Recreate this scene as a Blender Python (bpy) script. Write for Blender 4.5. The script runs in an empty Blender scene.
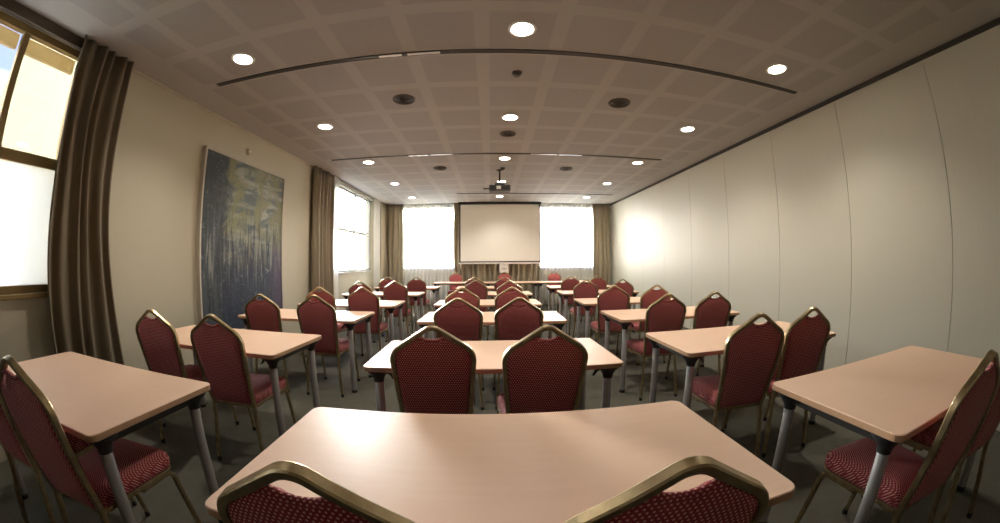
import bpy, bmesh, math, random
from mathutils import Vector, Matrix

random.seed(7)
PI = math.pi
scene = bpy.context.scene
C = scene.collection

# ------------------------------------------------------------------ camera
cam = bpy.data.cameras.new('camera')
cam_ob = bpy.data.objects.new('camera', cam)
C.objects.link(cam_ob)
cam.type = 'PANO'
cam.panorama_type = 'FISHEYE_LENS_POLYNOMIAL'
cam.sensor_fit = 'HORIZONTAL'
cam.sensor_width = 36.0
cam.sensor_height = 36.0 * 523 / 1000
cam.fisheye_fov = 2 * PI
cam.fisheye_polynomial_k0 = 0.0
cam.fisheye_polynomial_k1 = -0.07659645
cam.fisheye_polynomial_k2 = 1.85292e-05
cam.fisheye_polynomial_k3 = 1.179911e-05
cam.fisheye_polynomial_k4 = 1.60835e-07
cam.clip_start = 0.01
cam.clip_end = 500
EYE = 1.284
_r = Vector((0.999674, -0.024498, -0.007184))
_f = Vector((0.024510, 0.999698, 0.001587))
_u = Vector((0.007143, -0.001762, 0.999973))
cam_ob.matrix_world = Matrix(((_r.x, _u.x, -_f.x, 0), (_r.y, _u.y, -_f.y, 0), (_r.z, _u.z, -_f.z, EYE), (0, 0, 0, 1)))
scene.camera = cam_ob

# ------------------------------------------------------------------ view, world, sun, daylight
scene.view_settings.view_transform = 'Standard'
scene.view_settings.look = 'None'
scene.view_settings.gamma = 1.0
scene.view_settings.exposure = 1.4
scene.view_settings.use_curve_mapping = False
scene.cycles.use_denoising = True
scene.cycles.max_bounces = 10
scene.cycles.diffuse_bounces = 6
scene.cycles.transparent_max_bounces = 16
scene.cycles.sample_clamp_indirect = 6
scene.cycles.caustics_reflective = False
scene.cycles.caustics_refractive = False

SKY = 110.0
world = bpy.data.worlds.new('sky')
scene.world = world
world.use_nodes = True
wn, wl_ = world.node_tree.nodes, world.node_tree.links
wn.clear()
w_tc = wn.new('ShaderNodeTexCoord'); w_sep = wn.new('ShaderNodeSeparateXYZ')
w_ramp = wn.new('ShaderNodeValToRGB'); w_bg = wn.new('ShaderNodeBackground'); w_out = wn.new('ShaderNodeOutputWorld')
wl_.new(w_tc.outputs['Generated'], w_sep.inputs[0]); wl_.new(w_sep.outputs['Z'], w_ramp.inputs[0])
wl_.new(w_ramp.outputs[0], w_bg.inputs[0]); wl_.new(w_bg.outputs[0], w_out.inputs[0])
# the bright part of the hazy sky lies beyond the back windows (+y)
w_dir = wn.new('ShaderNodeMapRange'); w_dir.inputs[1].default_value = 0.30; w_dir.inputs[2].default_value = 0.75
w_dir.inputs[3].default_value = SKY * 0.078; w_dir.inputs[4].default_value = SKY
wl_.new(w_sep.outputs['Y'], w_dir.inputs[0]); wl_.new(w_dir.outputs[0], w_bg.inputs[1])
cr = w_ramp.color_ramp
cr.elements[0].position = 0.0; cr.elements[0].color = (1.0, 0.97, 0.90, 1)
cr.elements[1].position = 1.0; cr.elements[1].color = (0.022, 0.032, 0.06, 1)
e = cr.elements.new(0.26); e.color = (0.95, 0.95, 0.93, 1)
e = cr.elements.new(0.36); e.color = (0.033, 0.042, 0.068, 1)

sun = bpy.data.lights.new('sun', 'SUN'); sun.energy = 1.2; sun.angle = 0.02; sun.color = (1.0, 0.93, 0.8)
sun_ob = bpy.data.objects.new('sun', sun); C.objects.link(sun_ob)
sun_ob.rotation_euler = Vector((-0.62, 0.25, -0.75)).to_track_quat('-Z', 'Y').to_euler()

def portal(name, loc, rot, sx, sy):
    l = bpy.data.lights.new(name, 'AREA'); l.shape = 'RECTANGLE'; l.size = sx; l.size_y = sy
    l.cycles.is_portal = True
    o = bpy.data.objects.new(name, l); C.objects.link(o); o.location = loc; o.rotation_euler = rot
XL, XR, YB, YR, ZC = -3.24, 3.69, 10.75, -2.3, 3.041
SILL, HEAD = 1.09, 2.96
portal('daylight_window_front', (XL - 0.2, 0.2, 2.02), (0, -PI / 2, 0), 1.9, 2.5)
portal('daylight_window_far', (XL - 0.2, 8.24, 2.02), (0, -PI / 2, 0), 1.9, 2.4)
portal('daylight_back_left', (-1.87, YB + 0.2, 2.02), (-PI / 2, 0, 0), 1.66, 1.9)
portal('daylight_back_right', (2.3, YB + 0.2, 2.02), (-PI / 2, 0, 0), 1.7, 1.9)

LAMP_W = 38.0     # power of each ceiling downlight

# ------------------------------------------------------------------ materials
def mat(name, color, rough=0.5, metal=0.0, spec=0.5, sheen=0.0):
    m = bpy.data.materials.new(name); m.use_nodes = True
    b = m.node_tree.nodes['Principled BSDF']
    b.inputs['Base Color'].default_value = (*color, 1)
    b.inputs['Roughness'].default_value = rough
    b.inputs['Metallic'].default_value = metal
    b.inputs['Specular IOR Level'].default_value = spec
    if sheen:
        b.inputs['Sheen Weight'].default_value = sheen
        b.inputs['Sheen Roughness'].default_value = 0.45
    return m
class NT:
    """small helper around a material's node tree"""
    def __init__(s, m):
        s.m = m; s.n = m.node_tree.nodes; s.l = m.node_tree.links; s.b = s.n['Principled BSDF']
    def new(s, t, **kw):
        nd = s.n.new(t)
        for k, v in kw.items(): setattr(nd, k, v)
        return nd
    def link(s, a, b): s.l.new(a, b)
    def math(s, op, a, b=None, c=None):
        nd = s.n.new('ShaderNodeMath'); nd.operation = op
        for i, v in enumerate((a, b, c)):
            if v is None: continue
            if isinstance(v, (int, float)): nd.inputs[i].default_value = v
            else: s.l.new(v, nd.inputs[i])
        return nd.outputs[0]
    def coords(s, scale=(1, 1, 1), rot=(0, 0, 0), kind='Object'):
        tc = s.new('ShaderNodeTexCoord'); mp = s.new('ShaderNodeMapping')
        mp.inputs['Scale'].default_value = scale; mp.inputs['Rotation'].default_value = rot
        s.link(tc.outputs[kind], mp.inputs[0]); return mp.outputs[0]
    def noise(s, vec, scale, detail=4, rough=0.55, dist=0.0):
        nd = s.new('ShaderNodeTexNoise'); nd.inputs['Scale'].default_value = scale
        nd.inputs['Detail'].default_value = detail; nd.inputs['Roughness'].default_value = rough
        nd.inputs['Distortion'].default_value = dist
        s.link(vec, nd.inputs['Vector']); return nd.outputs['Fac']
    def ramp(s, fac, stops):
        nd = s.new('ShaderNodeValToRGB'); r = nd.color_ramp
        while len(r.elements) < len(stops): r.elements.new(0.5)
        for el, (p, c) in zip(r.elements, stops): el.position = p; el.color = (*c, 1)
        s.link(fac, nd.inputs[0]); return nd.outputs[0]
    def mix(s, fac, a, b):
        nd = s.new('ShaderNodeMix'); nd.data_type = 'RGBA'
        if isinstance(fac, (int, float)): nd.inputs[0].default_value = fac
        else: s.link(fac, nd.inputs[0])
        for i, v in ((6, a), (7, b)):
            if isinstance(v, tuple): nd.inputs[i].default_value = (*v, 1)
            else: s.link(v, nd.inputs[i])
        return nd.outputs[2]
    def bump(s, h, strength=0.2, dist=0.01):
        nd = s.new('ShaderNodeBump'); nd.inputs['Strength'].default_value = strength; nd.inputs['Distance'].default_value = dist
        s.link(h, nd.inputs['Height']); s.link(nd.outputs[0], s.b.inputs['Normal'])
    def color(s, c): s.link(c, s.b.inputs['Base Color'])

def fabric(name, base, dot, sheen):
    m = mat(name, base, 0.85, 0, 0.2, sheen); t = NT(m)
    sep = t.new('ShaderNodeSeparateXYZ'); t.link(t.coords(), sep.inputs[0])
    x, y, z = sep.outputs
    P = 0.0078
    u = t.math('DIVIDE', x, 0.0115)
    v = t.math('DIVIDE', t.math('ADD', z, t.math('MULTIPLY', y, 0.97)), P)
    row = t.math('FLOOR', v)
    u2 = t.math('ADD', u, t.math('MULTIPLY', row, 0.5))
    fu = t.math('SUBTRACT', t.math('FRACT', u2), 0.5)
    fv = t.math('SUBTRACT', t.math('FRACT', v), 0.5)
    d = t.math('SQRT', t.math('ADD', t.math('MULTIPLY', t.math('MULTIPLY', fu, fu), 1.5), t.math('MULTIPLY', t.math('MULTIPLY', fv, fv), 0.9)))
    k = t.math('LESS_THAN', d, 0.27)
    n = t.noise(t.coords(), 60, 3)
    b2 = tuple(c * 0.7 for c in base)
    t.color(t.mix(k, t.mix(n, b2, base), dot))
    t.bump(t.noise(t.coords(), 700, 2), 0.25, 0.002)
    return m
M = {}
M['red'] = fabric('red_dotted_fabric', (0.27, 0.031, 0.042), (0.70, 0.36, 0.30), 0.08)
M['rose'] = fabric('rose_fabric', (0.44, 0.09, 0.10), (0.55, 0.20, 0.18), 0.4)
M['gold'] = mat('brass_finish_tube', (0.34, 0.27, 0.14), 0.34, 1.0)
t = NT(M['gold']); t.color(t.ramp(t.noise(t.coords(), 25, 4), [(0.3, (0.36, 0.275, 0.15)), (0.7, (0.53, 0.43, 0.26))]))
M['grey_leg'] = mat('grey_painted_metal', (0.30, 0.295, 0.285), 0.42, 0.3)
M['black'] = mat('black_plastic', (0.02, 0.02, 0.021), 0.5)
M['dark_metal'] = mat('dark_metal', (0.05, 0.048, 0.045), 0.45, 0.6)
def beech(name, a, b, rough):
    m = mat(name, a, rough, 0, 0.5); t = NT(m)
    n = t.noise(t.coords((1.2, 14, 14)), 3.0, 5, 0.6, 0.4)
    f = t.noise(t.coords((8, 160, 160)), 4.0, 3)
    c = t.mix(n, a, b)
    c2 = t.mix(t.math('MULTIPLY', f, 0.18), c, tuple(x * 0.8 for x in b))
    t.color(c2); return m
M['beech'] = beech('beech_laminate', (0.84, 0.60, 0.43), (0.77, 0.52, 0.36), 0.46)
M['beech_edge'] = beech('beech_edge_band', (0.52, 0.32, 0.19), (0.42, 0.25, 0.14), 0.4)
M['carpet'] = mat('grey_carpet', (0.07, 0.07, 0.06), 0.95, 0, 0.1); t = NT(M['carpet'])
n1 = t.noise(t.coords(), 9, 6, 0.7); n2 = t.noise(t.coords(), 130, 3, 0.7)
t.color(t.mix(n2, t.mix(n1, (0.060, 0.058, 0.045), (0.11, 0.105, 0.082)), t.mix(n1, (0.10, 0.097, 0.076), (0.165, 0.158, 0.125))))
t.bump(n2, 0.5, 0.01)
M['wall'] = mat('cream_paint', (0.60, 0.55, 0.44), 0.7, 0, 0.3); t = NT(M['wall'])
t.color(t.mix(t.noise(t.coords(), 1.5, 4), (0.465, 0.43, 0.32), (0.515, 0.48, 0.365))); t.bump(t.noise(t.coords(), 260, 3), 0.08, 0.003)
M['white_wall'] = mat('white_paint', (0.75, 0.73, 0.66), 0.7, 0, 0.3); t = NT(M['white_wall'])
t.bump(t.noise(t.coords(), 260, 3), 0.08, 0.003)
M['panel'] = mat('partition_panel', (0.66, 0.63, 0.55), 0.48, 0, 0.5); t = NT(M['panel'])
st = t.noise(t.coords((1, 60, 0.6)), 3, 4)
t.color(t.mix(st, (0.585, 0.57, 0.475), (0.655, 0.64, 0.54))); t.bump(st, 0.06, 0.004)
# perforated plasterboard ceiling: squares of fine holes between plain bands
M['ceiling'] = mat('perforated_ceiling_board', (0.5, 0.46, 0.4), 0.8, 0, 0.25); t = NT(M['ceiling'])
sep = t.new('ShaderNodeSeparateXYZ'); t.link(t.coords(), sep.inputs[0])
def cell(o, off):
    f = t.math('FRACT', t.math('DIVIDE', t.math('SUBTRACT', o, off), 0.6))
    return t.math('MINIMUM', f, t.math('SUBTRACT', 1.0, f))          # 0 on a band's middle, 0.5 in a square's middle
ex, ey = cell(sep.outputs[0], -0.066), cell(sep.outputs[1], 2.109)
edge = t.math('MINIMUM', ex, ey)
inside = t.new('ShaderNodeMapRange'); inside.inputs[1].default_value = 0.085; inside.inputs[2].default_value = 0.105
t.link(edge, inside.inputs[0])
gap = t.math('MULTIPLY', t.math('LESS_THAN', t.math('ABSOLUTE', t.math('SUBTRACT', sep.outputs[0], 0.22)), 3.05), inside.outputs[0])
fine = t.noise(t.coords(), 90, 2)
t.color(t.mix(gap, (0.415, 0.40, 0.375), t.mix(fine, (0.335, 0.322, 0.302), (0.385, 0.37, 0.347))))
t.bump(t.math('MULTIPLY', fine, gap), 0.2, 0.004)
M['slot'] = mat('dark_slot', (0.05, 0.045, 0.04), 0.6)
M['silver'] = mat('satin_aluminium', (0.62, 0.60, 0.56), 0.35, 0.9)
M['white'] = mat('white_enamel', (0.78, 0.77, 0.73), 0.4)
M['vent'] = mat('dark_grille', (0.10, 0.09, 0.078), 0.6)
M['bronze'] = mat('bronze_window_frame', (0.26, 0.18, 0.065), 0.45, 0.3)
M['glare_frame'] = mat('glare_pale_window_frame', (0.42, 0.41, 0.35), 0.45)  # same frames as the bronze, colour paled for the glare of bright panes
M['wood_box'] = mat('dark_brown_pelmet', (0.075, 0.055, 0.035), 0.6)
def curtain_mat(name, a, b):
    m = mat(name, a, 0.75, 0, 0.3, 0.15); t = NT(m)
    t.color(t.mix(t.noise(t.coords((40, 40, 1.0)), 2.0, 4), a, b))
    t.bump(t.noise(t.coords((300, 300, 60)), 3, 2), 0.1, 0.002); return m
M['curtain'] = curtain_mat('taupe_curtain_cloth', (0.185, 0.148, 0.095), (0.13, 0.10, 0.062))
M['curtain_daylit'] = curtain_mat('daylit_sand_curtain_cloth', (0.42, 0.36, 0.26), (0.31, 0.26, 0.175))  # sand tone lightened for daylight at the far end, taupe corner curtain included
M['curtain_lit'] = curtain_mat('lit_taupe_curtain_cloth', (0.27, 0.225, 0.155), (0.20, 0.163, 0.108))  # the taupe cloth again, with the daylight falling on it put into the colour
def see_through(name, transp, kind, color):
    m = bpy.data.materials.new(name); m.use_nodes = True; nn = m.node_tree.nodes; ll = m.node_tree.links; nn.clear()
    out = nn.new('ShaderNodeOutputMaterial'); mx = nn.new('ShaderNodeMixShader'); tr = nn.new('ShaderNodeBsdfTransparent')
    mx.inputs[0].default_value = 1 - transp
    ll.new(tr.outputs[0], mx.inputs[1])
    if kind == 'sheer':
        a = nn.new('ShaderNodeBsdfTranslucent'); b = nn.new('ShaderNodeBsdfDiffuse'); m2 = nn.new('ShaderNodeMixShader')
        a.inputs[0].default_value = (*color, 1); b.inputs[0].default_value = (*color, 1); m2.inputs[0].default_value = 0.45
        ll.new(a.outputs[0], m2.inputs[1]); ll.new(b.outputs[0], m2.inputs[2]); ll.new(m2.outputs[0], mx.inputs[2])
    else:
        g = nn.new('ShaderNodeBsdfGlossy'); g.inputs['Roughness'].default_value = 0.03; g.inputs[0].default_value = (*color, 1)
        ll.new(g.outputs[0], mx.inputs[2])
    ll.new(mx.outputs[0], out.inputs[0]); return m
M['sheer'] = see_through('white_voile', 0.24, 'sheer', (0.94, 0.93, 0.89))
M['frosted'] = see_through('frosted_film', 0.25, 'sheer', (0.95, 0.94, 0.90))
M['blind'] = see_through('cream_blind_cloth', 0.0, 'sheer', (0.62, 0.52, 0.32))
M['glass'] = see_through('window_glass', 0.93, 'glass', (0.9, 0.95, 1.0))
M['screen'] = mat('projection_cloth', (0.93, 0.91, 0.84), 0.9, 0, 0.15)
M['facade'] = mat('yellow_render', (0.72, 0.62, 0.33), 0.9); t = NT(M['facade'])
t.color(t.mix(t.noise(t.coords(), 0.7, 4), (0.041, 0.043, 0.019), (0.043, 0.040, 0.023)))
M['paving'] = mat('pale_paving', (0.45, 0.43, 0.38), 0.9); t = NT(M['paving'])
t.color(t.mix(t.noise(t.coords(), 0.5, 5), (0.50, 0.48, 0.43), (0.64, 0.62, 0.56)))
def glow(name, color, strength):
    m = bpy.data.materials.new(name); m.use_nodes = True; nn = m.node_tree.nodes; nn.clear()
    em = nn.new('ShaderNodeEmission'); em.inputs[0].default_value = (*color, 1); em.inputs[1].default_value = strength
    o = nn.new('ShaderNodeOutputMaterial'); m.node_tree.links.new(em.outputs[0], o.inputs[0]); return m
M['lamp'] = glow('lit_lamp', (1.0, 0.93, 0.80), 14.0)
# painting: misty pale opening between dark vertical growth, navy foot with pale specks
M['paint'] = mat('painted_canvas', (0.1, 0.12, 0.14), 0.6, 0, 0.2); t = NT(M['paint'])
co = t.coords()
sep = t.new('ShaderNodeSeparateXYZ'); t.link(co, sep.inputs[0])
big = t.noise(t.coords((1, 1.2, 1.0)), 2.2, 6, 0.62, 0.9)
stroke = t.noise(t.coords((1, 11, 1.1)), 1.6, 6, 0.7, 0.5)
wisp = t.noise(t.coords((1, 1.0, 4.0)), 2.0, 5, 0.6, 0.7)
speck = t.noise(t.coords((1, 1, 1)), 17, 6, 0.75, 1.2)
def step(v, a, b, lo=0.0, hi=1.0):
    nd = t.new('ShaderNodeMapRange'); nd.interpolation_type = 'SMOOTHSTEP'
    for k_, x_ in zip((1, 2, 3, 4), (a, b, lo, hi)): nd.inputs[k_].default_value = x_
    t.link(v, nd.inputs[0]); return nd.outputs[0]
py_ = t.math('ADD', sep.outputs[1], t.math('MULTIPLY', t.math('SUBTRACT', big, 0.5), 0.9))
pz_ = t.math('ADD', sep.outputs[2], t.math('MULTIPLY', t.math('SUBTRACT', stroke, 0.5), 1.1))
ground = t.mix(stroke, (0.010, 0.014, 0.030), (0.040, 0.052, 0.080))
mist = t.mix(step(wisp, 0.42, 0.62), (0.10, 0.125, 0.12), (0.30, 0.31, 0.24))
glowc = t.mix(step(big, 0.40, 0.60), mist, (0.205, 0.20, 0.105))
c0 = t.mix(step(pz_, 0.65, 1.25), ground, glowc)
c1 = t.mix(step(py_, 0.32, 0.62, 0.92, 0.0), c0, t.mix(stroke, (0.012, 0.016, 0.020), (0.075, 0.090, 0.095)))
trunk = t.math('MULTIPLY', step(stroke, 0.53, 0.60), step(t.math('ABSOLUTE', t.math('SUBTRACT', sep.outputs[2], 0.95)), 0.1, 0.5, 0.75, 0.0))
c2 = t.mix(trunk, c1, (0.22, 0.225, 0.20))
dark = t.math('MULTIPLY', step(stroke, 0.50, 0.42), step(sep.outputs[2], 1.75, 1.0, 0.0, 0.75))
c3 = t.mix(dark, c2, (0.018, 0.022, 0.036))
c4 = t.mix(t.math('MULTIPLY', step(speck, 0.56, 0.70), 0.6), c3, (0.30, 0.32, 0.33))
vio = t.math('MULTIPLY', step(py_, 1.45, 1.70), step(sep.outputs[2], 1.3, 0.8, 0.0, 0.6))
t.color(t.mix(vio, c4, (0.085, 0.055, 0.10)))
t.bump(speck, 0.4, 0.01)

# ------------------------------------------------------------------ mesh helpers
def link(name, bm, m, parent=None, smooth=False, bevel=0.0, seg=2, loc=None):
    me = bpy.data.meshes.new(name)
    bmesh.ops.recalc_face_normals(bm, faces=bm.faces[:])
    bm.to_mesh(me); bm.free()
    for mm in (m if isinstance(m, (list, tuple)) else [m]): me.materials.append(mm)
    if smooth:
        for p in me.polygons: p.use_smooth = True
        me.set_sharp_from_angle(angle=math.radians(38))
    o = bpy.data.objects.new(name, me); C.objects.link(o)
    if parent is not None: o.parent = parent
    if loc is not None: o.location = loc
    if bevel:
        md = o.modifiers.new('bevel', 'BEVEL'); md.width = bevel; md.segments = seg; md.limit_method = 'ANGLE'
    return o
def tag(o, label, cat, group=None):
    o['label'] = label; o['category'] = cat
    if group: o['group'] = group
    return o
def thing(name, label, cat, loc=(0, 0, 0), rz=0.0, group=None):
    o = bpy.data.objects.new(name, None); C.objects.link(o); o.empty_display_size = 0.1
    o.location = loc; o.rotation_euler = (0, 0, rz)
    return tag(o, label, cat, group)
def struct(o): o['kind'] = 'structure'; return o
def dup(root, loc, rz, label, group=None):
    r = root.copy(); C.objects.link(r); r.location = loc; r.rotation_euler = (0, 0, rz); r['label'] = label
    if group: r['group'] = group
    for ch in root.children:
        c = ch.copy(); C.objects.link(c); c.parent = r
        for g in ch.children:
            d = g.copy(); C.objects.link(d); d.parent = c
    return r
def box(bm, lo, hi):
    vs = [bm.verts.new((x, y, z)) for z in (lo[2], hi[2]) for y in (lo[1], hi[1]) for x in (lo[0], hi[0])]
    for f in ((0, 1, 3, 2), (4, 6, 7, 5), (0, 4, 5, 1), (2, 3, 7, 6), (0, 2, 6, 4), (1, 5, 7, 3)):
        bm.faces.new([vs[i] for i in f])
    return bm
def boxes(*bb):
    bm = bmesh.new()
    for lo, hi in bb: box(bm, lo, hi)
    return bm
def lathe(bm, prof, n=32, center=(0, 0, 0), axis='Z'):
    """prof: list of (radius, height)"""
    rings = []
    for r, h in prof:
        ring = []
        for i in range(n):
            a = 2 * PI * i / n
            p = (r * math.cos(a), r * math.sin(a), h)
            if axis == 'Y': p = (p[0], p[2], p[1])
            if axis == 'X': p = (p[2], p[0], p[1])
            ring.append(bm.verts.new((p[0] + center[0], p[1] + center[1], p[2] + center[2])))
        rings.append(ring)
    for a, b in zip(rings, rings[1:]):
        for i in range(n): bm.faces.new((a[i], a[(i + 1) % n], b[(i + 1) % n], b[i]))
    for ring in (rings[0], rings[-1]):
        bm.faces.new(ring)
    return bm
def fillet(pts, rads, n=6):
    """polyline with rounded corners; rads[i] is the radius at pts[i]"""
    out = [Vector(pts[0])]
    for i in range(1, len(pts) - 1):
        p, a, b = Vector(pts[i]), Vector(pts[i - 1]), Vector(pts[i + 1])
        u, v = (a - p).normalized(), (b - p).normalized()
        ang = u.angle(v)
        if rads[i] <= 0 or ang > 3.1: out.append(p); continue
        d = rads[i] / math.tan(ang / 2)
        d = min(d, (a - p).length * 0.49, (b - p).length * 0.49); r = d * math.tan(ang / 2)
        cen = p + (u + v).normalized() * (r / math.sin(ang / 2))
        s, e_ = (p + u * d) - cen, (p + v * d) - cen
        tot = s.angle(e_)
        for k in range(n + 1):
            tt = k / n
            q = (s * math.sin((1 - tt) * tot) + e_ * math.sin(tt * tot)) / math.sin(tot)
            out.append(cen + q)
    out.append(Vector(pts[-1]))
    return out
def sweep(bm, path, prof, binormal, closed=False):
    """sweep a closed 2-D profile (a along tangent x binormal, b along binormal)"""
    path = [Vector(p) for p in path]; n = len(path); B0 = Vector(binormal).normalized(); rings = []
    for i, p in enumerate(path):
        a = path[(i - 1) % n] if closed or i > 0 else p
        b = path[(i + 1) % n] if closed or i < n - 1 else p
        tg = (b - a).normalized()
        B = (B0 - tg * B0.dot(tg)).normalized(); A = tg.cross(B)
        k = 1.0
        if (closed or 0 < i < n - 1):
            c = (p - a).normalized().dot((b - p).normalized()); k = 1 / max(0.5, math.sqrt((1 + c) / 2))
        rings.append([bm.verts.new(p + A * (q[0] * k) + B * q[1]) for q in prof])
    m = len(prof)
    pairs = list(zip(rings, rings[1:])) + ([(rings[-1], rings[0])] if closed else [])
    for r0, r1 in pairs:
        for j in range(m): bm.faces.new((r0[j], r0[(j + 1) % m], r1[(j + 1) % m], r1[j]))
    if not closed: bm.faces.new(rings[0]); bm.faces.new(rings[-1])
    return bm
def circ(r, n=12, sx=1.0): return [(r * sx * math.cos(2 * PI * i / n), r * math.sin(2 * PI * i / n)) for i in range(n)]
def rrect(hx, hy, r, n=3):
    out = []
    for cx, cy, a0 in ((hx - r, hy - r, 0), (-hx + r, hy - r, PI / 2), (-hx + r, -hy + r, PI), (hx - r, -hy + r, 1.5 * PI)):
        for k in range(n + 1):
            a = a0 + PI / 2 * k / n; out.append((cx + r * math.cos(a), cy + r * math.sin(a)))
    return out
def cushion(bm, outline, layers, cen):
    """closed pillow: outline is 2-D, layers [(scale, offset)], mapped by to3d outside"""
    rings = []
    for s, off in layers:
        rings.append([(cen[0] + (x - cen[0]) * s, cen[1] + (y - cen[1]) * s, off) for x, y in outline])
    return rings
def loft(bm, rings, to3d):
    vr = [[bm.verts.new(to3d(*p)) for p in r] for r in rings]; m = len(vr[0])
    for a, b in zip(vr, vr[1:]):
        for j in range(m): bm.faces.new((a[j], a[(j + 1) % m], b[(j + 1) % m], b[j]))
    for r in (vr[0], vr[-1]):
        c = Vector((0, 0, 0))
        for v in r: c += v.co
        cv = bm.verts.new(c / m)
        for j in range(m): bm.faces.new((r[j], r[(j + 1) % m], cv))
    return bm

# ------------------------------------------------------------------ the setting
struct(link('floor', boxes(((XL - 0.3, YR - 0.3, -0.2), (XR + 0.3, YB + 0.3, 0.0))), M['carpet']))
struct(link('ceiling', boxes(((XL - 0.3, YR - 0.3, ZC), (XR + 0.3, YB + 0.3, ZC + 0.3))), M['ceiling']))
W1A, W1B, W2A, W2B = -1.05, 1.52, 7.05, 9.43
TH = 0.16
struct(link('wall_left', boxes(
    ((XL - TH, YR, 0), (XL, YB, SILL)), ((XL - TH, YR, HEAD), (XL, YB, ZC)),
    ((XL - TH, YR, SILL), (XL, W1A, HEAD)), ((XL - TH, W1B, SILL), (XL, W2A, HEAD)), ((XL - TH, W2B, SILL), (XL, YB, HEAD))), M['wall']))
W3A, W3B, W4A, W4B = -2.72, -1.02, 1.42, 3.16
struct(link('wall_back', boxes(
    ((XL - TH, YB, 0), (XR + TH, YB + TH, SILL)), ((XL - TH, YB, HEAD), (XR + TH, YB + TH, ZC)),
    ((XL - TH, YB, SILL), (W3A, YB + TH, HEAD)), ((W3B, YB, SILL), (W4A, YB + TH, HEAD)), ((W4B, YB, SILL), (XR + TH, YB + TH, HEAD))), M['white_wall']))
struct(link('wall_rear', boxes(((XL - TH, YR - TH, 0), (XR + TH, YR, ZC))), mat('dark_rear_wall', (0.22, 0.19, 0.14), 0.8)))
# sliding partition on the right: panels with thin shadow joints
seams = [1.41 + 1.158 * k for k in range(-3, 9)]
bb = [((XR + 0.012, YR, 0), (XR + TH, YB, ZC))]
ys = [YR] + seams + [YB]
for a, b in zip(ys, ys[1:]): bb.append(((XR, a + 0.0035, 0.012), (XR + 0.0125, b - 0.0035, ZC - 0.046)))
struct(link('wall_right', boxes(*bb), M['panel']))
struct(link('trim_1', boxes(((XR - 0.022, YR, ZC - 0.042), (XR + 0.014, YB, ZC - 0.002))), M['slot']))
struct(link('trim_2', boxes(((XL, 2.0, ZC - 0.022), (XL + 0.02, YB, ZC))), M['wall']))

def window(n, axis, a, b, mull, fm, plane, sgn, frosted=False, transom=2.03, blind=False):
    """axis: 'x' = wall plane x, opening along y. sgn points outwards"""
    def B(lo, hi):                      # (u, depth, z) with depth measured outwards from the wall face
        if axis == 'x':
            xs = sorted((plane + sgn * lo[1], plane + sgn * hi[1])); return ((xs[0], lo[0], lo[2]), (xs[1], hi[0], hi[2]))
        ys_ = sorted((plane + sgn * lo[1], plane + sgn * hi[1])); return ((lo[0], ys_[0], lo[2]), (hi[0], ys_[1], hi[2]))
    root = struct(bpy.data.objects.new('window_%d' % n, None)); C.objects.link(root)
    fw = 0.055; d0, d1 = 0.02, 0.085
    fr = [B((a, d0, SILL), (b, d1, SILL + fw)), B((a, d0, HEAD - fw), (b, d1, HEAD)), B((a, d0, SILL), (a + fw, d1, HEAD)), B((b - fw, d0, SILL), (b, d1, HEAD))]
    link('window_frame', boxes(*fr), fm, root, bevel=0.004)
    tb = 0.04 if transom else 0
    for m_ in mull: link('mullion', boxes(B((m_ - 0.028, d0 + 0.004, SILL + fw), (m_ + 0.028, d1 - 0.004, HEAD - fw))), fm, root, bevel=0.004)
    edges = [a + fw] + [v for m_ in mull for v in (m_ - 0.028, m_ + 0.028)] + [b - fw]
    for i in range(0, len(edges), 2):
        u0, u1 = edges[i], edges[i + 1]
        if transom:
            link('transom', boxes(B((u0, d0 + 0.004, transom - tb), (u1, d1 - 0.004, transom + tb))), fm, root, bevel=0.004)
            link('pane', boxes(B((u0, 0.05, transom + tb), (u1, 0.056, HEAD - fw))), M['glass'], root)
            link('pane', boxes(B((u0, 0.05, SILL + fw), (u1, 0.056, transom - tb))), M['frosted'] if frosted else M['glass'], root)
        else:
            link('pane', boxes(B((u0, 0.05, SILL + fw), (u1, 0.056, HEAD - fw))), M['glass'], root)
        if blind:
            link('roller_blind', boxes(B((u0, 0.10, HEAD - 0.17), (u1, 0.15, HEAD - fw + 0.01))), M['blind'], root, bevel=0.02, seg=4)
    link('window_sill', boxes(B((a - 0.03, -0.045, SILL - 0.035), (b + 0.03, d1, SILL))), fm, root, bevel=0.006)
    return root
window(1, 'x', W1A, W1B, [0.08, 0.945], M['bronze'], XL, -1, frosted=True, blind=True)
window(2, 'x', W2A, W2B, [8.34], M['glare_frame'], XL, -1)
window(3, 'y', W3A, W3B, [-1.92], M['glare_frame'], YB, 1, transom=None)
window(4, 'y', W4A, W4B, [2.53], M['glare_frame'], YB, 1, transom=None)
struct(link('trim_3', boxes(((XL, W1A - 0.2, HEAD - 0.005), (XL + 0.05, 1.95, ZC))), M['wood_box'], bevel=0.004))
struct(link('trim_4', boxes(((XL, 6.8, HEAD - 0.02), (XL + 0.045, 9.5, HEAD + 0.03))), M['glare_frame'], bevel=0.004))

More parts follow.
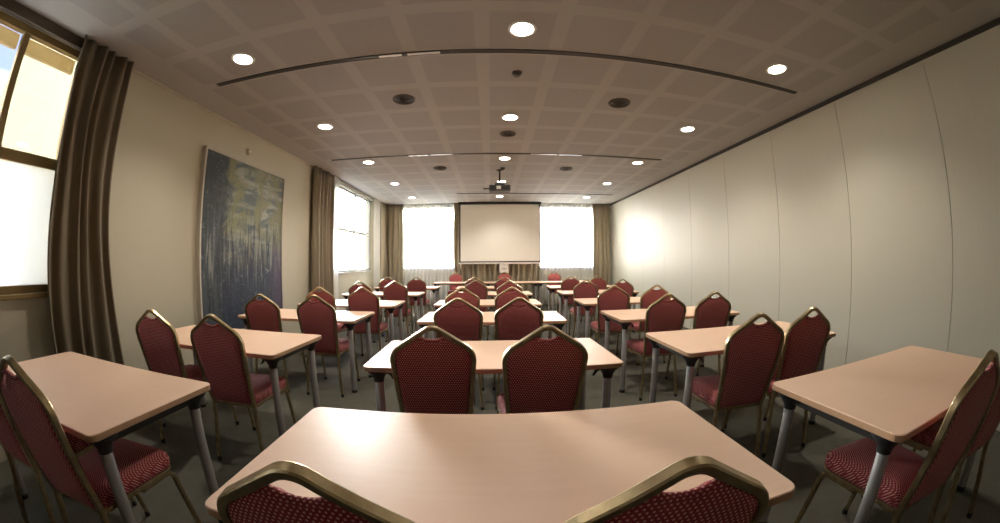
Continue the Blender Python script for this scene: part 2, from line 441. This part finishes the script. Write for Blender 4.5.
# outside: paving far below and a sunlit neighbouring building
struct(link('exterior_ground', boxes(((-120, -120, -4.2), (120, 120, -4.0))), M['paving']))
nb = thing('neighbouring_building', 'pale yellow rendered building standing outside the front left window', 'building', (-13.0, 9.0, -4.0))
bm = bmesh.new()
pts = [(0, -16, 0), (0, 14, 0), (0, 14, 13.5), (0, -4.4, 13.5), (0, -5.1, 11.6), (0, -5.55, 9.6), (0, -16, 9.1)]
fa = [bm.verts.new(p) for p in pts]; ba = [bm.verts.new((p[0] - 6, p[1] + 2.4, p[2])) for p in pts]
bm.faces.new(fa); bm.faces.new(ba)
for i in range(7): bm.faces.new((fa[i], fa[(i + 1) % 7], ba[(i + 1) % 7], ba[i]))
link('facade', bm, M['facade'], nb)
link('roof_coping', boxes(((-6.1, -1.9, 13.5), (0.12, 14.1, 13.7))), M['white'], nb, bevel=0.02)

# ------------------------------------------------------------------ curtains
def drape(path_a, path_b, out, z0, z1, wl, amp, seed, n_per=10, flare=0.0):
    """pleated cloth between two floor points; out = direction of the pleats into the room"""
    rnd = random.Random(seed)
    a, b, o = Vector(path_a), Vector(path_b), Vector(out)
    L = (b - a).length; n = int(L / wl * n_per) + 2
    ph = rnd.uniform(0, 6); k1 = rnd.uniform(0.27, 0.4)
    bm = bmesh.new(); cols = []
    zs = [z0 + (z1 - z0) * i / 14 for i in range(15)]
    for i in range(n + 1):
        s = i / n; d = s * L; col = []
        for z in zs:
            h = (z - z0) / (z1 - z0)
            w = math.sin(2 * PI * d / wl + ph + 0.7 * math.sin(2 * PI * d * k1 / wl)) * amp * (0.75 + 0.25 * (1 - h))
            w += 0.35 * amp * math.sin(2 * PI * d / wl * 0.43 + ph * 2 + 0.8 * (1 - h))
            dd = d + flare * (1 - h) ** 2 * s + 0.012 * math.sin(3.1 * z + 5 * s + seed)
            p = a + (b - a).normalized() * dd + o * (w + amp * 1.35)
            col.append(bm.verts.new((p.x, p.y, z)))
        cols.append(col)
    for c0, c1 in zip(cols, cols[1:]):
        for j in range(14): bm.faces.new((c0[j], c1[j], c1[j + 1], c0[j + 1]))
    return bm
def curtain(a, b, out, label, m, wl, amp, seed, name='curtain', group=None, flare=0.0, z0=0.015, z1=None):
    o = link(name, drape(a, b, out, z0, z1 or ZC - 0.004, wl, amp, seed, flare=flare), m, smooth=True)
    sd = o.modifiers.new('thickness', 'SOLIDIFY'); sd.thickness = 0.004 if m is not M['sheer'] else 0.0015
    return tag(o, label, 'curtain', group)
curtain((XL + 0.055, 1.375, 0), (XL + 0.055, 1.94, 0), (1, 0, 0), 'dark taupe curtain gathered beside the bronze framed front left window', M['curtain'], 0.105, 0.036, 1, flare=0.15)
curtain((XL + 0.03, 5.95, 0), (XL + 0.03, 6.74, 0), (1, 0, 0), 'taupe curtain on the left wall between the painting and the far side window', M['curtain_lit'], 0.15, 0.04, 2)
curtain((XL + 0.03, 10.04, 0), (XL + 0.03, 10.56, 0), (1, 0, 0), 'taupe curtain on the left wall at the back corner', M['curtain_daylit'], 0.14, 0.035, 3)
curtain((-3.19, YB - 0.04, 0), (-2.62, YB - 0.04, 0), (0, -1, 0), 'sand curtain on the back wall filling the left corner', M['curtain_daylit'], 0.14, 0.035, 4)
curtain((-1.10, YB - 0.11, 0), (-0.93, YB - 0.11, 0), (0, -1, 0), 'narrow sand curtain hanging at the left edge of the projection screen', M['curtain_daylit'], 0.09, 0.03, 5)
curtain((-0.92, YB - 0.04, 0), (1.41, YB - 0.04, 0), (0, -1, 0), 'wide striped looking sand curtain hanging behind the projection screen', M['curtain_daylit'], 0.165, 0.056, 6)
curtain((3.08, YB - 0.06, 0), (3.60, YB - 0.06, 0), (0, -1, 0), 'olive sand curtain in the right back corner beside the partition wall', M['curtain_daylit'], 0.13, 0.035, 7)
curtain((-2.66, YB - 0.03, 0), (-1.05, YB - 0.03, 0), (0, -1, 0), 'white sheer curtain over the back window left of the screen', M['sheer'], 0.11, 0.02, 8, 'sheer_curtain')
curtain((1.45, YB - 0.03, 0), (3.12, YB - 0.03, 0), (0, -1, 0), 'white sheer curtain over the back window right of the screen', M['sheer'], 0.11, 0.02, 9, 'sheer_curtain')
curtain((XL + 0.06, 9.44, 0), (XL + 0.06, 9.99, 0), (1, 0, 0), 'white sheer curtain bunched on the far side of the side window', M['sheer'], 0.10, 0.022, 10, 'sheer_curtain')
curtain((XL + 0.06, 6.74, 0), (XL + 0.06, 7.02, 0), (1, 0, 0), 'white sheer curtain bunched between the taupe curtain and the side window', M['sheer'], 0.10, 0.022, 11, 'sheer_curtain')

# ------------------------------------------------------------------ painting, wall fitting
pt = thing('painting', 'large abstract painting in misty blue grey and olive on left wall', 'painting', (XL, 3.19, 0.46))
link('canvas', boxes(((0.012, 0.02, 0.0), (0.05, 1.775, 2.12))), M['paint'], pt)
link('frame', boxes(((0.0, -0.005, -0.03), (0.06, 0.02, 2.15)), ((0.0, 1.775, -0.03), (0.06, 1.80, 2.15)), ((0.0, 0.02, 2.12), (0.06, 1.775, 2.15)), ((0.0, 0.02, -0.03), (0.06, 1.775, 0.0))), mat('pale_frame_wood', (0.45, 0.40, 0.31), 0.5), pt)
ws = thing('wall_sensor', 'small round cream fitting high on left wall above the painting', 'sensor', (XL, 4.05, 2.77))
link('body', lathe(bmesh.new(), [(0.045, 0.0), (0.045, 0.018), (0.034, 0.034), (0.010, 0.038)], 24, axis='X'), M['wall'], ws, True)
link('lens', lathe(bmesh.new(), [(0.012, 0.036), (0.012, 0.042), (0.006, 0.045)], 16, axis='X'), M['white'], ws, True)

# ------------------------------------------------------------------ ceiling fittings
def downlight(x, y, label):
    dl = thing('downlight', label, 'ceiling light', (x, y, ZC), 0, 'round recessed ceiling downlights')
    bm = bmesh.new()
    lathe(bm, [(0.108, 0.0), (0.108, -0.006), (0.100, -0.011), (0.088, -0.011), (0.084, -0.002)], 40)
    link('trim_ring', bm, M['white'], dl, True)
    link('lamp', lathe(bmesh.new(), [(0.080, -0.0035), (0.080, -0.008), (0.05, -0.0095)], 32), M['lamp'], dl)
    l = bpy.data.lights.new('downlight_beam', 'SPOT'); l.energy = LAMP_W; l.spot_size = math.radians(128); l.spot_blend = 0.85
    l.shadow_soft_size = 0.07; l.color = (1.0, 0.91, 0.80)
    lo = bpy.data.objects.new('downlight_beam', l); C.objects.link(lo); lo.parent = dl; lo.location = (0, 0, -0.03)
cols = [(-2.13, 'left'), (0.239, 'middle'), (2.615, 'right')]
ordn = ['nearest the camera', 'second from the camera', 'third from the camera', 'fourth from the camera', 'nearest the back windows']
for i in range(5):
    for x, side_ in cols:
        downlight(x, 2.379 + 1.8 * i, 'lit round downlight in %s ceiling row, %s' % (side_, ordn[i]))
def slot(y, x0, x1, lights, label):
    s = thing('air_slot', label, 'ceiling vent', (0, y, ZC), 0, 'linear air slots across the ceiling')
    link('channel', boxes(((x0, -0.020, -0.006), (x1, 0.020, 0.0))), M['slot'], s)
    link('rail', boxes(((x0, -0.026, -0.009), (x1, -0.019, 0.0))), M['dark_metal'], s)
    link('rail', boxes(((x0, 0.019, -0.009), (x1, 0.026, 0.0))), M['dark_metal'], s)
    for a, b in lights:
        link('blade', boxes(((a, -0.017, -0.011), (b, 0.017, -0.005))), M['silver'], s, bevel=0.003)
slot(2.70, -2.69, 3.19, [(-0.95, -0.75), (-0.70, -0.42)], 'long dark air slot across ceiling just beyond the nearest downlights')
slot(5.70, -2.72, 2.95, [(-1.35, -1.02), (-0.98, -0.62), (0.65, 1.08), (1.12, 1.5)], 'air slot with silver segments across ceiling in front of the projector')
slot(9.15, -0.87, 3.21, [], 'thin dark air slot across ceiling nearest the projection screen')
def vent(x, y, r, label, name='ceiling_speaker', group='round dark ceiling vents'):
    v = thing(name, label, 'ceiling vent', (x, y, ZC), 0, group)
    link('rim', lathe(bmesh.new(), [(r, 0.0), (r, -0.008), (r * 0.93, -0.016), (r * 0.84, -0.014), (r * 0.82, -0.002)], 36), M['vent'], v, True)
    for k in range(3):
        q = r * (0.74 - 0.24 * k)
        bm = bmesh.new(); lathe(bm, [(q, -0.003), (q, -0.012 - 0.004 * k), (q * 0.9, -0.018 - 0.004 * k), (q * 0.78, -0.006)], 30)
        link('cone', bm, M['vent'], v, True)
vent(-0.932, 3.60, 0.125, 'dark round vent in ceiling, near one left of centre', 'air_vent')
vent(1.424, 3.62, 0.125, 'dark round vent in ceiling, near one right of centre', 'air_vent')
vent(-0.942, 6.58, 0.125, 'dark round vent in ceiling, far one left of the projector', 'air_vent')
vent(1.421, 6.60, 0.125, 'dark round vent in ceiling, far one right of the projector', 'air_vent')
vent(0.239, 4.767, 0.11, 'dark round ceiling speaker just behind the second middle downlight', 'ceiling_speaker', None)
def detector(x, y, r, label, m):
    v = thing('smoke_detector', label, 'detector', (x, y, ZC))
    link('base', lathe(bmesh.new(), [(r, 0.0), (r, -0.012), (r * 0.92, -0.016)], 28), m, v, True)
    link('head', lathe(bmesh.new(), [(r * 0.7, -0.014), (r * 0.66, -0.038), (r * 0.3, -0.046)], 28), m, v, True)
detector(0.246, 3.08, 0.045, 'small detector on ceiling beyond the nearest long air slot', M['vent'])
detector(0.225, 6.63, 0.05, 'small detector on ceiling beside the projector pole', M['vent'])

# ------------------------------------------------------------------ projector
pj = thing('projector', 'grey and black video projector hanging on a ceiling pole', 'projector', (0.17, 6.8, ZC))
link('ceiling_plate', lathe(bmesh.new(), [(0.06, 0), (0.06, -0.012), (0.02, -0.02)], 24), M['dark_metal'], pj, True)
link('pole', lathe(bmesh.new(), [(0.014, -0.015), (0.014, -0.27)], 16), M['dark_metal'], pj, True)
link('bracket', boxes(((-0.09, -0.05, -0.30), (0.09, 0.05, -0.265)), ((-0.09, -0.05, -0.335), (-0.07, 0.05, -0.265)), ((0.07, -0.05, -0.335), (0.09, 0.05, -0.265))), M['dark_metal'], pj, bevel=0.004)
pb = link('housing', boxes(((-0.20, -0.15, -0.43), (0.20, 0.15, -0.315))), mat('grey_projector_case', (0.06, 0.058, 0.055), 0.45), pj, bevel=0.02, seg=3)
link('rear_vent', boxes(((-0.17, -0.158, -0.415), (-0.07, -0.149, -0.335))), M['black'], pb, bevel=0.002)
link('connector_panel', boxes(((0.03, -0.158, -0.41), (0.17, -0.149, -0.345))), M['black'], pb, bevel=0.002)
link('status_cover', boxes(((-0.06, -0.156, -0.40), (0.02, -0.149, -0.34))), M['silver'], pb, bevel=0.002)
link('lens', lathe(bmesh.new(), [(0.05, 0.14), (0.05, 0.18), (0.042, 0.185), (0.03, 0.17)], 24, (0.07, 0, -0.37), 'Y'), M['black'], pb, True)
link('security_arm', boxes(((-0.31, -0.02, -0.375), (-0.195, 0.02, -0.355))), M['black'], pj, bevel=0.004)

# ------------------------------------------------------------------ projection screen
SY = YB - 0.25
sc_ = thing('projection_screen', 'white pull-down projection screen with black border before the back curtain', 'screen', (0.265, SY, ZC))
link('case', boxes(((-1.21, -0.05, -0.06), (1.21, 0.05, 0.0))), M['dark_metal'], sc_, bevel=0.008)
link('cloth', boxes(((-1.15, -0.003, -1.73), (1.15, 0.003, -0.05))), M['screen'], sc_)
link('border', boxes(((-1.185, -0.004, -1.765), (-1.15, 0.004, -0.05)), ((1.15, -0.004, -1.765), (1.185, 0.004, -0.05)), ((-1.15, -0.004, -1.765), (1.15, 0.004, -1.73)), ((-1.15, -0.0045, -0.075), (1.15, 0.0045, -0.055))), M['black'], sc_)
link('bottom_bar', boxes(((-1.20, -0.015, -1.81), (1.20, 0.015, -1.765))), M['white'], sc_, bevel=0.008, seg=3)

nt = thing('notice_board', 'small white notice against the striped curtain under the screen', 'sign', (0.375, YB - 0.23, 0.96))
link('board', boxes(((-0.13, -0.012, 0.0), (0.13, 0.012, 0.262))), M['white'], nt, bevel=0.003)
gm = mat('grey_print', (0.30, 0.29, 0.26), 0.7)
link('print', boxes(((-0.075, -0.0135, 0.105), (-0.035, -0.0115, 0.120)), ((-0.075, -0.0135, 0.13), (-0.035, -0.0115, 0.145)), ((-0.02, -0.0135, 0.105), (0.02, -0.0115, 0.15)), ((0.035, -0.0135, 0.105), (0.075, -0.0115, 0.12)), ((0.035, -0.0135, 0.135), (0.075, -0.0115, 0.15))), gm, nt)

# ------------------------------------------------------------------ training tables
TW, TD, THK, TZ = 1.40, 0.68, 0.028, 0.74
def make_table(label):
    r = thing('training_table', label, 'table', group='beech training tables')
    ol = rrect(TW / 2, TD / 2, 0.035, 5)
    bm = bmesh.new(); e_ = 0.003
    ins = rrect(TW / 2 - e_, TD / 2 - e_, 0.033, 5)
    rings = [[bm.verts.new((x, y, z)) for x, y in o] for o, z in ((ins, TZ - THK), (ol, TZ - THK + e_), (ol, TZ - e_), (ins, TZ))]
    m = len(ol)
    for i, (a, b) in enumerate(zip(rings, rings[1:])):
        for j in range(m):
            f = bm.faces.new((a[j], a[(j + 1) % m], b[(j + 1) % m], b[j])); f.material_index = 1 if i < 2 else 0
    bm.faces.new(rings[0]).material_index = 1; bm.faces.new(rings[-1])
    link('tabletop', bm, [M['beech'], M['beech_edge']], r)
    zt = TZ - THK
    lx, ly = TW / 2 - 0.067, TD / 2 - 0.085
    for sx in (-1, 1):
        link('end_rail', boxes(((sx * lx - 0.022, -ly + 0.03, zt - 0.045), (sx * lx + 0.022, ly - 0.03, zt))), M['dark_metal'], r, bevel=0.005)
        for sy in (-1, 1):
            c = (sx * lx, sy * ly, 0)
            lg = link('leg', lathe(bmesh.new(), [(0.0255, 0.012), (0.0255, zt - 0.060), (0.022, zt - 0.055)], 20, c), M['grey_leg'], r, True)
            link('foot_cap', lathe(bmesh.new(), [(0.026, 0.0), (0.028, 0.004), (0.028, 0.025), (0.024, 0.03)], 18, c), M['black'], lg, True)
            bm = bmesh.new()
            lathe(bm, [(0.029, zt - 0.075), (0.031, zt - 0.055), (0.046, zt - 0.030), (0.066, zt - 0.012), (0.068, zt)], 20, c)
            bk = link('leg_bracket', bm, M['black'], r, True)
            x0 = sx * (lx - 0.075); bm = bmesh.new()
            sweep(bm, [(x0 + sx * 0.03, c[1], zt - 0.022), (x0 + sx * 0.004, c[1], zt - 0.034), (x0 - sx * 0.006, c[1], zt - 0.052), (x0 - sx * 0.016, c[1], zt - 0.056)], rrect(0.005, 0.011, 0.002, 1), (0, 1, 0))
            link('release_lever', bm, M['black'], bk)
    link('long_rail', boxes(((-lx + 0.03, -0.018, zt - 0.035), (lx - 0.03, 0.018, zt))), M['dark_metal'], r, bevel=0.004)
    return r

# ------------------------------------------------------------------ banquet chairs
LEAN = 0.235
def backpt(x, z, off=0.0):
    """a point of the raked back plane; off is measured towards the sitter"""
    n = Vector((0, 1, LEAN)).normalized()
    return Vector((x, -0.195 - LEAN * (z - 0.42), z)) + n * off
NB = Vector((0, 1, LEAN)).normalized()
def ribbed(hw, hb):
    """tube section with two ridges along its outer face (a = away from the loop's middle)"""
    o = [(hw * 0.55, -hb), (hw * 0.95, -hb * 0.8), (hw, -hb * 0.55), (hw * 0.72, -hb * 0.40), (hw * 1.06, -hb * 0.22), (hw * 1.12, 0), (hw * 1.06, hb * 0.22), (hw * 0.72, hb * 0.40), (hw, hb * 0.55), (hw * 0.95, hb * 0.8), (hw * 0.55, hb)]
    return o + [(-hw * 0.7, hb), (-hw, hb * 0.7), (-hw, -hb * 0.7), (-hw * 0.7, -hb)]
def make_chair(fab, label, group='red banquet chairs'):
    r = thing('banquet_chair', label, 'chair', group=group)
    # back frame: straight sides, round shoulders, pointed top
    out2 = [(-0.160, 0.405), (-0.196, 0.870), (0.0, 1.000), (0.196, 0.870), (0.160, 0.405)]
    path2 = fillet([(x, z, 0) for x, z in out2], [0, 0.085, 0.055, 0.085, 0], 10)
    path = [backpt(p.x, p.y) for p in path2]
    bm = bmesh.new(); prof = ribbed(0.0105, 0.0130)
    sweep(bm, path, [(-a, b) for a, b in prof], NB)
    bf = link('back_frame', bm, M['gold'], r, True)
    bf.data.materials[0] = M['gold']
    # back pad: follows the frame, its top edge dips under the peak to leave the hand hole
    def inner(z):                       # inner half width of the frame at height z
        return 0.160 + (z - 0.405) / 0.465 * 0.036 - 0.011
    rgt = [(inner(0.435) * 0.90, 0.425), (inner(0.45), 0.445), (inner(0.6), 0.6), (inner(0.75), 0.75), (inner(0.82), 0.82), (0.1785, 0.850), (0.172, 0.868), (0.158, 0.882), (0.12, 0.910), (0.085, 0.932), (0.066, 0.9415), (0.052, 0.942), (0.038, 0.934), (0.018, 0.929)]
    outl = rgt + [(0.0, 0.9275)] + [(-x, z) for x, z in reversed(rgt)]
    lay = [(0.55, 0.026), (0.80, 0.0245), (0.93, 0.019), (0.985, 0.009), (1.0, 0.0), (0.985, -0.008), (0.93, -0.0135), (0.80, -0.016), (0.55, -0.017)]
    bm = bmesh.new(); loft(bm, cushion(bm, outl, lay, (0, 0.68)), lambda x, z, o: backpt(x, z, o))
    link('backrest', bm, fab, r, True)
    # piped rim where the pad meets the hand hole
    tp = [backpt(x, z, -0.004) for x, z in ((-0.068, 0.940), (-0.052, 0.942), (-0.038, 0.934), (-0.018, 0.929), (0, 0.9275), (0.018, 0.929), (0.038, 0.934), (0.052, 0.942), (0.068, 0.940))]
    bm = bmesh.new(); sweep(bm, tp, circ(0.009, 10), NB); link('top_roll', bm, fab, r, True)
    # seat
    so = []
    for cx, cy, a0, rr in ((0.200 - 0.06, 0.235 - 0.06, 0, 0.06), (-0.140, 0.175, PI / 2, 0.06)):
        for k in range(7): a = a0 + PI / 2 * k / 6; so.append((cx + rr * math.cos(a), cy + rr * math.sin(a)))
    so += [(-0.190, 0.05), (-0.174, -0.12)]
    for k in range(5): a = PI + PI / 2 * k / 4; so.append((-0.146 + 0.03 * math.cos(a), -0.165 + 0.03 * math.sin(a)))
    for k in range(5): a = 1.5 * PI + PI / 2 * k / 4; so.append((0.146 + 0.03 * math.cos(a), -0.165 + 0.03 * math.sin(a)))
    so += [(0.174, -0.12), (0.190, 0.05)]
    lay = [(0.55, 0.502), (0.80, 0.498), (0.93, 0.487), (0.985, 0.472), (1.0, 0.455), (0.995, 0.432), (0.97, 0.424), (0.6, 0.424)]
    bm = bmesh.new(); loft(bm, cushion(bm, so, lay, (0, 0.02)), lambda x, y, o: Vector((x, y, o)))
    link('seat', bm, fab, r, True)
    loop = [(0.02 * 0 + x * 0.955, 0.02 + (y - 0.02) * 0.955, 0.412) for x, y in so]
    bm = bmesh.new(); sweep(bm, loop, rrect(0.010, 0.011, 0.005, 2), (0, 0, 1), True)
    link('seat_frame', bm, M['gold'], r, True)
    for s in (-1, 1):
        fp = fillet([(s * 0.178, 0.02, 0.398), (s * 0.188, 0.205, 0.398), (s * 0.197, 0.275, 0.012)], [0, 0.05, 0], 7)
        bm = bmesh.new(); sweep(bm, fp, rrect(0.011, 0.011, 0.006, 3), (1, 0, 0))
        lg = link('leg', bm, M['gold'], r, True)
        link('foot_cap', lathe(bmesh.new(), [(0.014, 0.0), (0.0155, 0.004), (0.015, 0.028), (0.012, 0.03)], 14, (s * 0.197, 0.274, 0)), M['black'], lg, True)
        b0 = backpt(s * 0.160, 0.42)
        rp = fillet([tuple(b0), (s * 0.164, b0.y - 0.004, 0.33), (s * 0.185, -0.232, 0.012)], [0, 0.2, 0], 5)
        bm = bmesh.new(); sweep(bm, rp, rrect(0.011, 0.0125, 0.006, 3), (0, 1, 0))
        lg = link('leg', bm, M['gold'], r, True)
        link('foot_cap', lathe(bmesh.new(), [(0.014, 0.0), (0.0155, 0.004), (0.015, 0.028), (0.012, 0.03)], 14, (s * 0.185, -0.231, 0)), M['black'], lg, True)
    return r

table0 = make_table(''); chair0 = make_chair(M['red'], '')
used = {'table': False, 'chair': False}
def place_table(cx, cy, a, label):
    if not used['table']:
        used['table'] = True; table0.location = (cx, cy, 0); table0.rotation_euler = (0, 0, a); table0['label'] = label
    else: dup(table0, (cx, cy, 0), a, label)
PK = 0.325                              # the peak of the back stands this far behind the chair's origin
def place_chair(px, py, deg, label):
    a = math.radians(deg); x, y = px - PK * math.sin(a), py + PK * math.cos(a)
    if not used['chair']:
        used['chair'] = True; chair0.location = (x, y, 0); chair0.rotation_euler = (0, 0, a); chair0['label'] = label
    else: dup(chair0, (x, y, 0), a, label)
# near edge y and centre x of each table, rotation; then peaks (x, y) and turn of its two chairs
ROWS = ['nearest the camera', 'second from the camera', 'third from the camera', 'fourth from the camera', 'fifth from the camera', 'sixth and farthest from the camera']
RSH = ['nearest', 'second', 'third', 'fourth', 'fifth', 'farthest']
LAY = {
    'middle': [
        (0.026, 0.554, 0.010, (-0.292, 0.421, 0), (0.288, 0.423, -1)),
        (0.006, 1.802, 0.020, (-0.272, 1.61, 5), (0.250, 1.595, 2.6)),
        (0.006, 3.277, -0.007, (-0.270, 2.90, 2), (0.226, 2.92, 1)),
        (-0.05, 4.600, 0.011, (-0.332, 4.12, 2), (0.238, 4.16, 0)),
        (0.00, 6.050, 0.0, (-0.254, 5.80, 0), (0.280, 5.55, 1)),
        (-0.05, 7.560, 0.0, (-0.325, 7.06, 2), (0.258, 7.04, 1))],
    'left': [
        (-1.985, 0.633, 0.003, (-2.10, 0.495, 3), (-1.536, 0.495, 5)),
        (-1.996, 1.896, -0.023, (-2.20, 1.70, 5), (-1.61, 1.69, 4)),
        (-2.004, 3.252, -0.007, (-2.21, 3.03, 6), (-1.62, 3.07, 3)),
        (-1.929, 4.446, 0.010, (-2.10, 4.12, 4), (-1.54, 4.16, 5)),
        (-1.929, 6.018, 0.006, (-2.08, 5.50, 2), (-1.52, 5.60, 6)),
        (-1.873, 7.678, -0.007, (-2.10, 7.17, 3), (-1.495, 7.15, 4))],
    'right': [
        (1.930, 0.585, 0.017, (1.53, 0.415, -3), (2.14, 0.43, -3)),
        (1.854, 1.883, -0.001, (1.445, 1.60, -6), (1.93, 1.63, -4)),
        (1.898, 3.202, 0.015, (1.545, 2.92, 0), (2.05, 2.92, -3)),
        (1.897, 4.546, -0.009, (1.45, 4.11, -6), (1.97, 4.03, -2)),
        (1.919, 6.060, 0.0, (1.48, 5.53, -6), (2.09, 5.53, -2)),
        (1.944, 7.527, -0.004, (1.565, 7.00, -4), (2.13, 7.04, -1))]}
for col, rows in LAY.items():
    for i, (tx, tn, a, c1_, c2_) in enumerate(rows):
        place_table(tx, tn + TD / 2, a, 'beech topped training table with grey legs in %s column, %s' % (col, ROWS[i]))
        for (px, py, dg), sd in ((c1_, 'left'), (c2_, 'right')):
            place_chair(px, py, dg, 'red dotted banquet chair, %s seat at the %s table of the %s column' % (sd, RSH[i], col))
# head table: three tables end to end with three rose chairs facing the room
HY = 9.50
for i, s in enumerate(('left', 'middle', 'right')):
    place_table(-0.85 + 1.402 * i, HY + TD / 2, 0, 'training table below the projection screen facing the room, %s one of three' % s)
rose0 = make_chair(M['rose'], '', 'rose chairs at the head tables')
for i, (x, s) in enumerate(((-1.015, 'left of the screen'), (0.385, 'below the middle of the screen'), (1.825, 'right of the screen'))):
    lb = 'rose red chair facing the room behind the head tables, %s' % s
    o = rose0 if i == 0 else dup(rose0, (0, 0, 0), 0, lb)
    o['label'] = lb; o.location = (x, HY + 0.93 - PK, 0); o.rotation_euler = (0, 0, PI)
bpy.context.view_layer.update()
